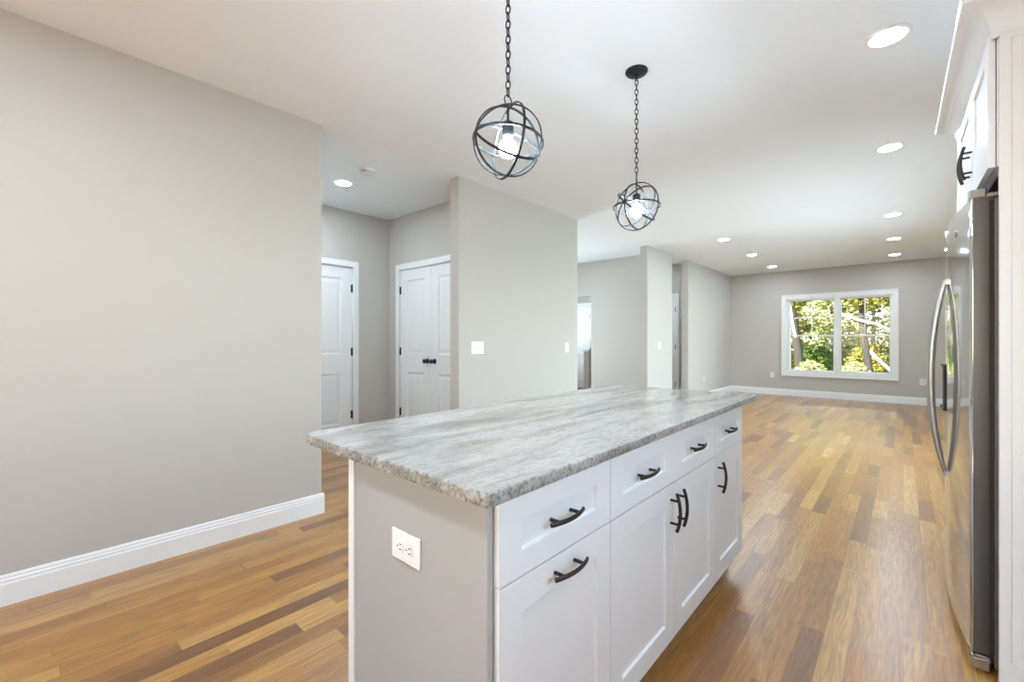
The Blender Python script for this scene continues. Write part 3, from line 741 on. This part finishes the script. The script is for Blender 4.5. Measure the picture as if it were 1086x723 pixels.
# ---------------------------------------------------------------- ceiling lights and smoke alarm
def downlight_parts():
    r = thing('ceiling_light', None, 'ceiling light', (0, 0, 0), 0, None); Q = (0, 0, 0)
    MB().lathe([(.068, 0), (.095, 0), (.096, -.003), (.090, -.006), (.072, -.004), (.068, -.0015)], Q, 40).build('trim_ring', 'trim', r, Q, smooth=True)
    m = MB(); n = 40
    m.face([(.0705 * math.cos(2 * PI * k / n), -.0705 * math.sin(2 * PI * k / n), -.0045) for k in range(n)])
    m.face([(.0705 * math.cos(2 * PI * k / n), .0705 * math.sin(2 * PI * k / n), -.001) for k in range(n)])
    m.build('lens', 'disc', r, Q)
    return r
proto = downlight_parts()
spots = [(-.06, 2.893, 'recessed ceiling light nearest the camera, top right beside the crown molding'),
         (-.08, 4.571, 'recessed ceiling light second nearest in the right-hand row, near the crown molding'),
         (-.094, 7.039, 'recessed ceiling light third in the right-hand row, above the refrigerator in view'),
         (-.106, 8.715, 'recessed ceiling light fourth in the right-hand row, one before the window wall'),
         (-.115, 10.34, 'recessed ceiling light at the end of the right-hand row by the window wall'),
         (-2.028, 7.085, 'recessed ceiling light nearest in the left row before the living room'),
         (-2.02, 8.702, 'recessed ceiling light in the middle of the left living room row'),
         (-2.028, 10.37, 'recessed ceiling light at the end of the left row by the window wall'),
         (-4.046, 2.079, 'recessed ceiling light in the hallway beside the smoke alarm'),
         (-.06, -.47, 'recessed kitchen ceiling light behind the camera by the right wall, out of frame'),
         (-1.05, -.28, 'recessed kitchen ceiling light behind the camera in the middle, out of frame'),
         (-1.55, -.28, 'added recessed fill light behind the camera over the seating side, out of frame'),  # extra lamp added to strengthen downlight on the island end panel
         (-2.05, -.28, 'added recessed fill light behind the camera by the left wall, out of frame'),  # added lamp, raises the overhead share of light on the end panel
         (-4.55, 1.6, 'added recessed fill light at the hidden side of the hallway, behind the left wall'),  # added out of sight to lift the hallway brightness
         (-4.05, 8.1, 'added recessed fill light in the nook, hidden behind the wall pier'),  # extra lamp added to light the nook from out of view
         (-5.4, 8.6, 'added recessed fill light in the stair hall behind the foyer, out of sight'),  # added unseen so the stair hall is not dark
         (-4.7, 5.9, 'added recessed foyer fill light hidden behind the middle wall')]  # added lamp, brightens the foyer from out of view
for k, (x, y, lab) in enumerate(spots):
    o = proto if k == 0 else copy_tree(proto)
    o.location = (x, y, H); tag(o, lab, 'ceiling light', 'recessed ceiling lights')
sa = thing('smoke_alarm', 'white round smoke alarm on the hallway ceiling', 'smoke alarm', (-3.569, 2.063, H))
Q = (0, 0, 0)
MB().lathe([(.066, 0), (.066, -.022), (.064, -.026), (.02, -.027)], Q, 36).build('body', 'plate', sa, Q, smooth=True)
MB().lathe([(.058, -.026), (.058, -.030), (.02, -.031)], Q, 36).build('vent_gap', 'dark', sa, Q, smooth=True)
MB().lathe([(.060, -.030), (.060, -.036), (.054, -.041), (.002, -.043)], Q, 36).build('cover', 'plate', sa, Q, smooth=True)

# ---------------------------------------------------------------- garden beyond the window
m = MB(); m.face([(-40, 11.5, -.6), (40, 11.5, -.6), (40, 60, -.6), (-40, 60, -.6)])
struct(m, 'ground', 'grass')
def leaf_cloud(blobs, count, size, rng):
    m = MB(); tot = sum(b[3] * b[4] * b[5] for b in blobs)
    for (cx, cy, cz, rx, ry, rz) in blobs:
        for _ in range(max(20, int(count * rx * ry * rz / tot))):
            d = Vector((rng.gauss(0, 1), rng.gauss(0, 1), rng.gauss(0, 1))).normalized() * rng.uniform(.35, 1) ** .6
            p = Vector((cx + d.x * rx, cy + d.y * ry, cz + d.z * rz)); s = size * rng.uniform(.6, 1.3)
            a = Vector((rng.gauss(0, 1), rng.gauss(0, 1), rng.gauss(0, .6))).normalized(); b = a.cross(Vector((rng.gauss(0, 1), rng.gauss(0, 1), rng.gauss(0, 1)))).normalized()
            v = [m.bm.verts.new(q) for q in (p - a * s, p - b * s * .55, p + a * s, p + b * s * .55)]; m.bm.faces.new(v)
    return m
def build_leaves(m, name, material, parent, org):
    bmesh.ops.translate(m.bm, vec=-Vector(org), verts=m.bm.verts)
    me = bpy.data.meshes.new(name); m.bm.to_mesh(me); m.bm.free(); me.materials.append(M[material])
    o = bpy.data.objects.new(name, me); COL.objects.link(o)
    if parent is not None: o.parent = parent
    else: o.location = org
    return o
def tree(label, trunk, r0, bark, limbs, blobs, count, size, leaf, group, seed):
    rng = random.Random(seed); O = trunk[0]
    t = thing('tree', label, 'tree', O, 0, group)
    n = len(trunk); MB().tube(trunk, [r0 * (1 - .45 * k / (n - 1)) for k in range(n)], 10).build('trunk', bark, t, O, smooth=True)
    for pts, r, bk in limbs: MB().tube(pts, [r * (1 - .5 * k / (len(pts) - 1)) for k in range(len(pts))], 8).build('branch', bk, t, O, smooth=True)
    if blobs: build_leaves(leaf_cloud(blobs, count, size, rng), 'foliage', leaf, t, O)
    return t
TG = 'autumn trees beyond the window'
# positions found by standing each trunk on the ground at its own distance
tree('dark brown leaning tree trunk seen through the left window sash', [(-2.40, 16.5, -.6), (-2.46, 16.5, .27), (-2.50, 16.5, .9), (-2.59, 16.5, 1.55), (-2.66, 16.5, 2.2), (-2.75, 16.6, 3.6)], .15, 'bark',
     [([(-2.57, 16.5, 1.45), (-2.78, 16.5, 1.75), (-2.98, 16.5, 2.2)], .05, 'bark'), ([(-2.56, 16.42, 1.3), (-2.64, 16.40, 1.8), (-2.70, 16.4, 2.4)], .05, 'palebark')], [(-2.8, 16.7, 3.2, .95, .8, 1.0)], 2600, .075, 'leafgold', TG, 1)
tree('dark tree trunk with long pale limbs seen through the right window sash', [(-.70, 17, -.6), (-.763, 17, .18), (-.83, 17, .89), (-.917, 17, 1.52), (-.96, 17, 2.37), (-.95, 17, 3.6)], .12, 'bark',
     [([(-.82, 17, .95), (-.57, 17, .65), (-.31, 17.0, .36), (.1, 17, -.1)], .06, 'palebark'),
      ([(-1.42, 16.86, 2.02), (-.95, 16.86, 1.80), (-.60, 16.88, 1.70), (-.31, 17, 1.52), (.2, 17, 1.35)], .045, 'palebark')], [(-.75, 17.0, 3.1, 1.05, .8, .95)], 2600, .07, 'leafgold', TG, 2)
spec = [(-4.2, 20, 'leafgold', 'front row far left'), (-1.9, 20, 'leafpale', 'front row middle'), (.4, 20, 'leafgreen', 'front row right'),
        (-5.3, 22.6, 'leafgreen', 'second row far left'), (-3.05, 22.6, 'leafgold', 'second row left of the middle'), (-.8, 22.6, 'leafgold', 'second row right of the middle'), (1.45, 22.6, 'leafpale', 'second row far right'),
        (-4.4, 25.2, 'leafpale', 'rear row far left'), (-2.1, 25.2, 'leafgreen', 'rear row middle'), (.15, 25.2, 'leafgold', 'rear row right'), (2.4, 25.2, 'leafgreen', 'rear row far right')]
names = {'leafgold': 'golden', 'leafpale': 'pale yellow', 'leafgreen': 'green'}
for k, (x, y, lf, where) in enumerate(spec):
    rng = random.Random(40 + k)
    tk = [(x + rng.uniform(-.06, .06) * q, y, -.6 + q * .9) for q in range(6)]
    bl = [(x + rng.uniform(-.15, .15), y + rng.uniform(-.2, .2), zc, rng.uniform(.8, .95), .9, rng.uniform(.75, .95)) for zc in (.3, 1.3, 2.3, 3.2, 4.2)]
    tree('%s leafed tree beyond the window, %s' % (names[lf], where), tk, .10, 'palebark' if k % 2 else 'bark', [], bl, 4200, .08, lf, TG, 60 + k)
SG = 'shrubs beyond the window'
sh = [(-2.95, 14.6, -.15, .42, .42, 'leafgreen', 'low green shrub at the left sash, by the dark trunk'), (-1.95, 14.7, .05, .45, .6, 'leafpale', 'pale feathery shrub at the middle of the window'), (-.98, 14.7, .05, .42, .6, 'leafpale', 'pale feathery shrub left of the right trunk'),
      (-.08, 14.6, -.05, .40, .5, 'leafgreen', 'bright green shrub below the right sash'), (-3.7, 18.4, .3, .6, .85, 'leafgold', 'golden shrub behind the left dark trunk'), (-2.3, 18.4, .3, .6, .8, 'leafgreen', 'green shrub behind the window mullion'), (-.9, 18.4, .3, .6, .8, 'leafgold', 'golden shrub behind the right dark trunk'), (.5, 18.4, .3, .6, .8, 'leafgreen', 'green shrub farthest right beyond the window')]
for k, (x, y, z, rx, rz, lf, lab) in enumerate(sh):
    Oo = (x, y, -.6); t = thing('shrub', lab, 'shrub', Oo, 0, SG)
    rng = random.Random(90 + k); m = MB()
    for q in range(7):
        a = rng.uniform(0, 2 * PI); m.tube([(x + .05 * math.cos(a), y + .05 * math.sin(a), -.6), (x + rx * .5 * math.cos(a), y + rx * .4 * math.sin(a), z + rz * .4)], .012, 6)
    m.build('stems', 'bark', t, Oo)
    build_leaves(leaf_cloud([(x, y, z, rx, rx * .8, rz)], 2400, .055, rng), 'foliage', lf, t, Oo)
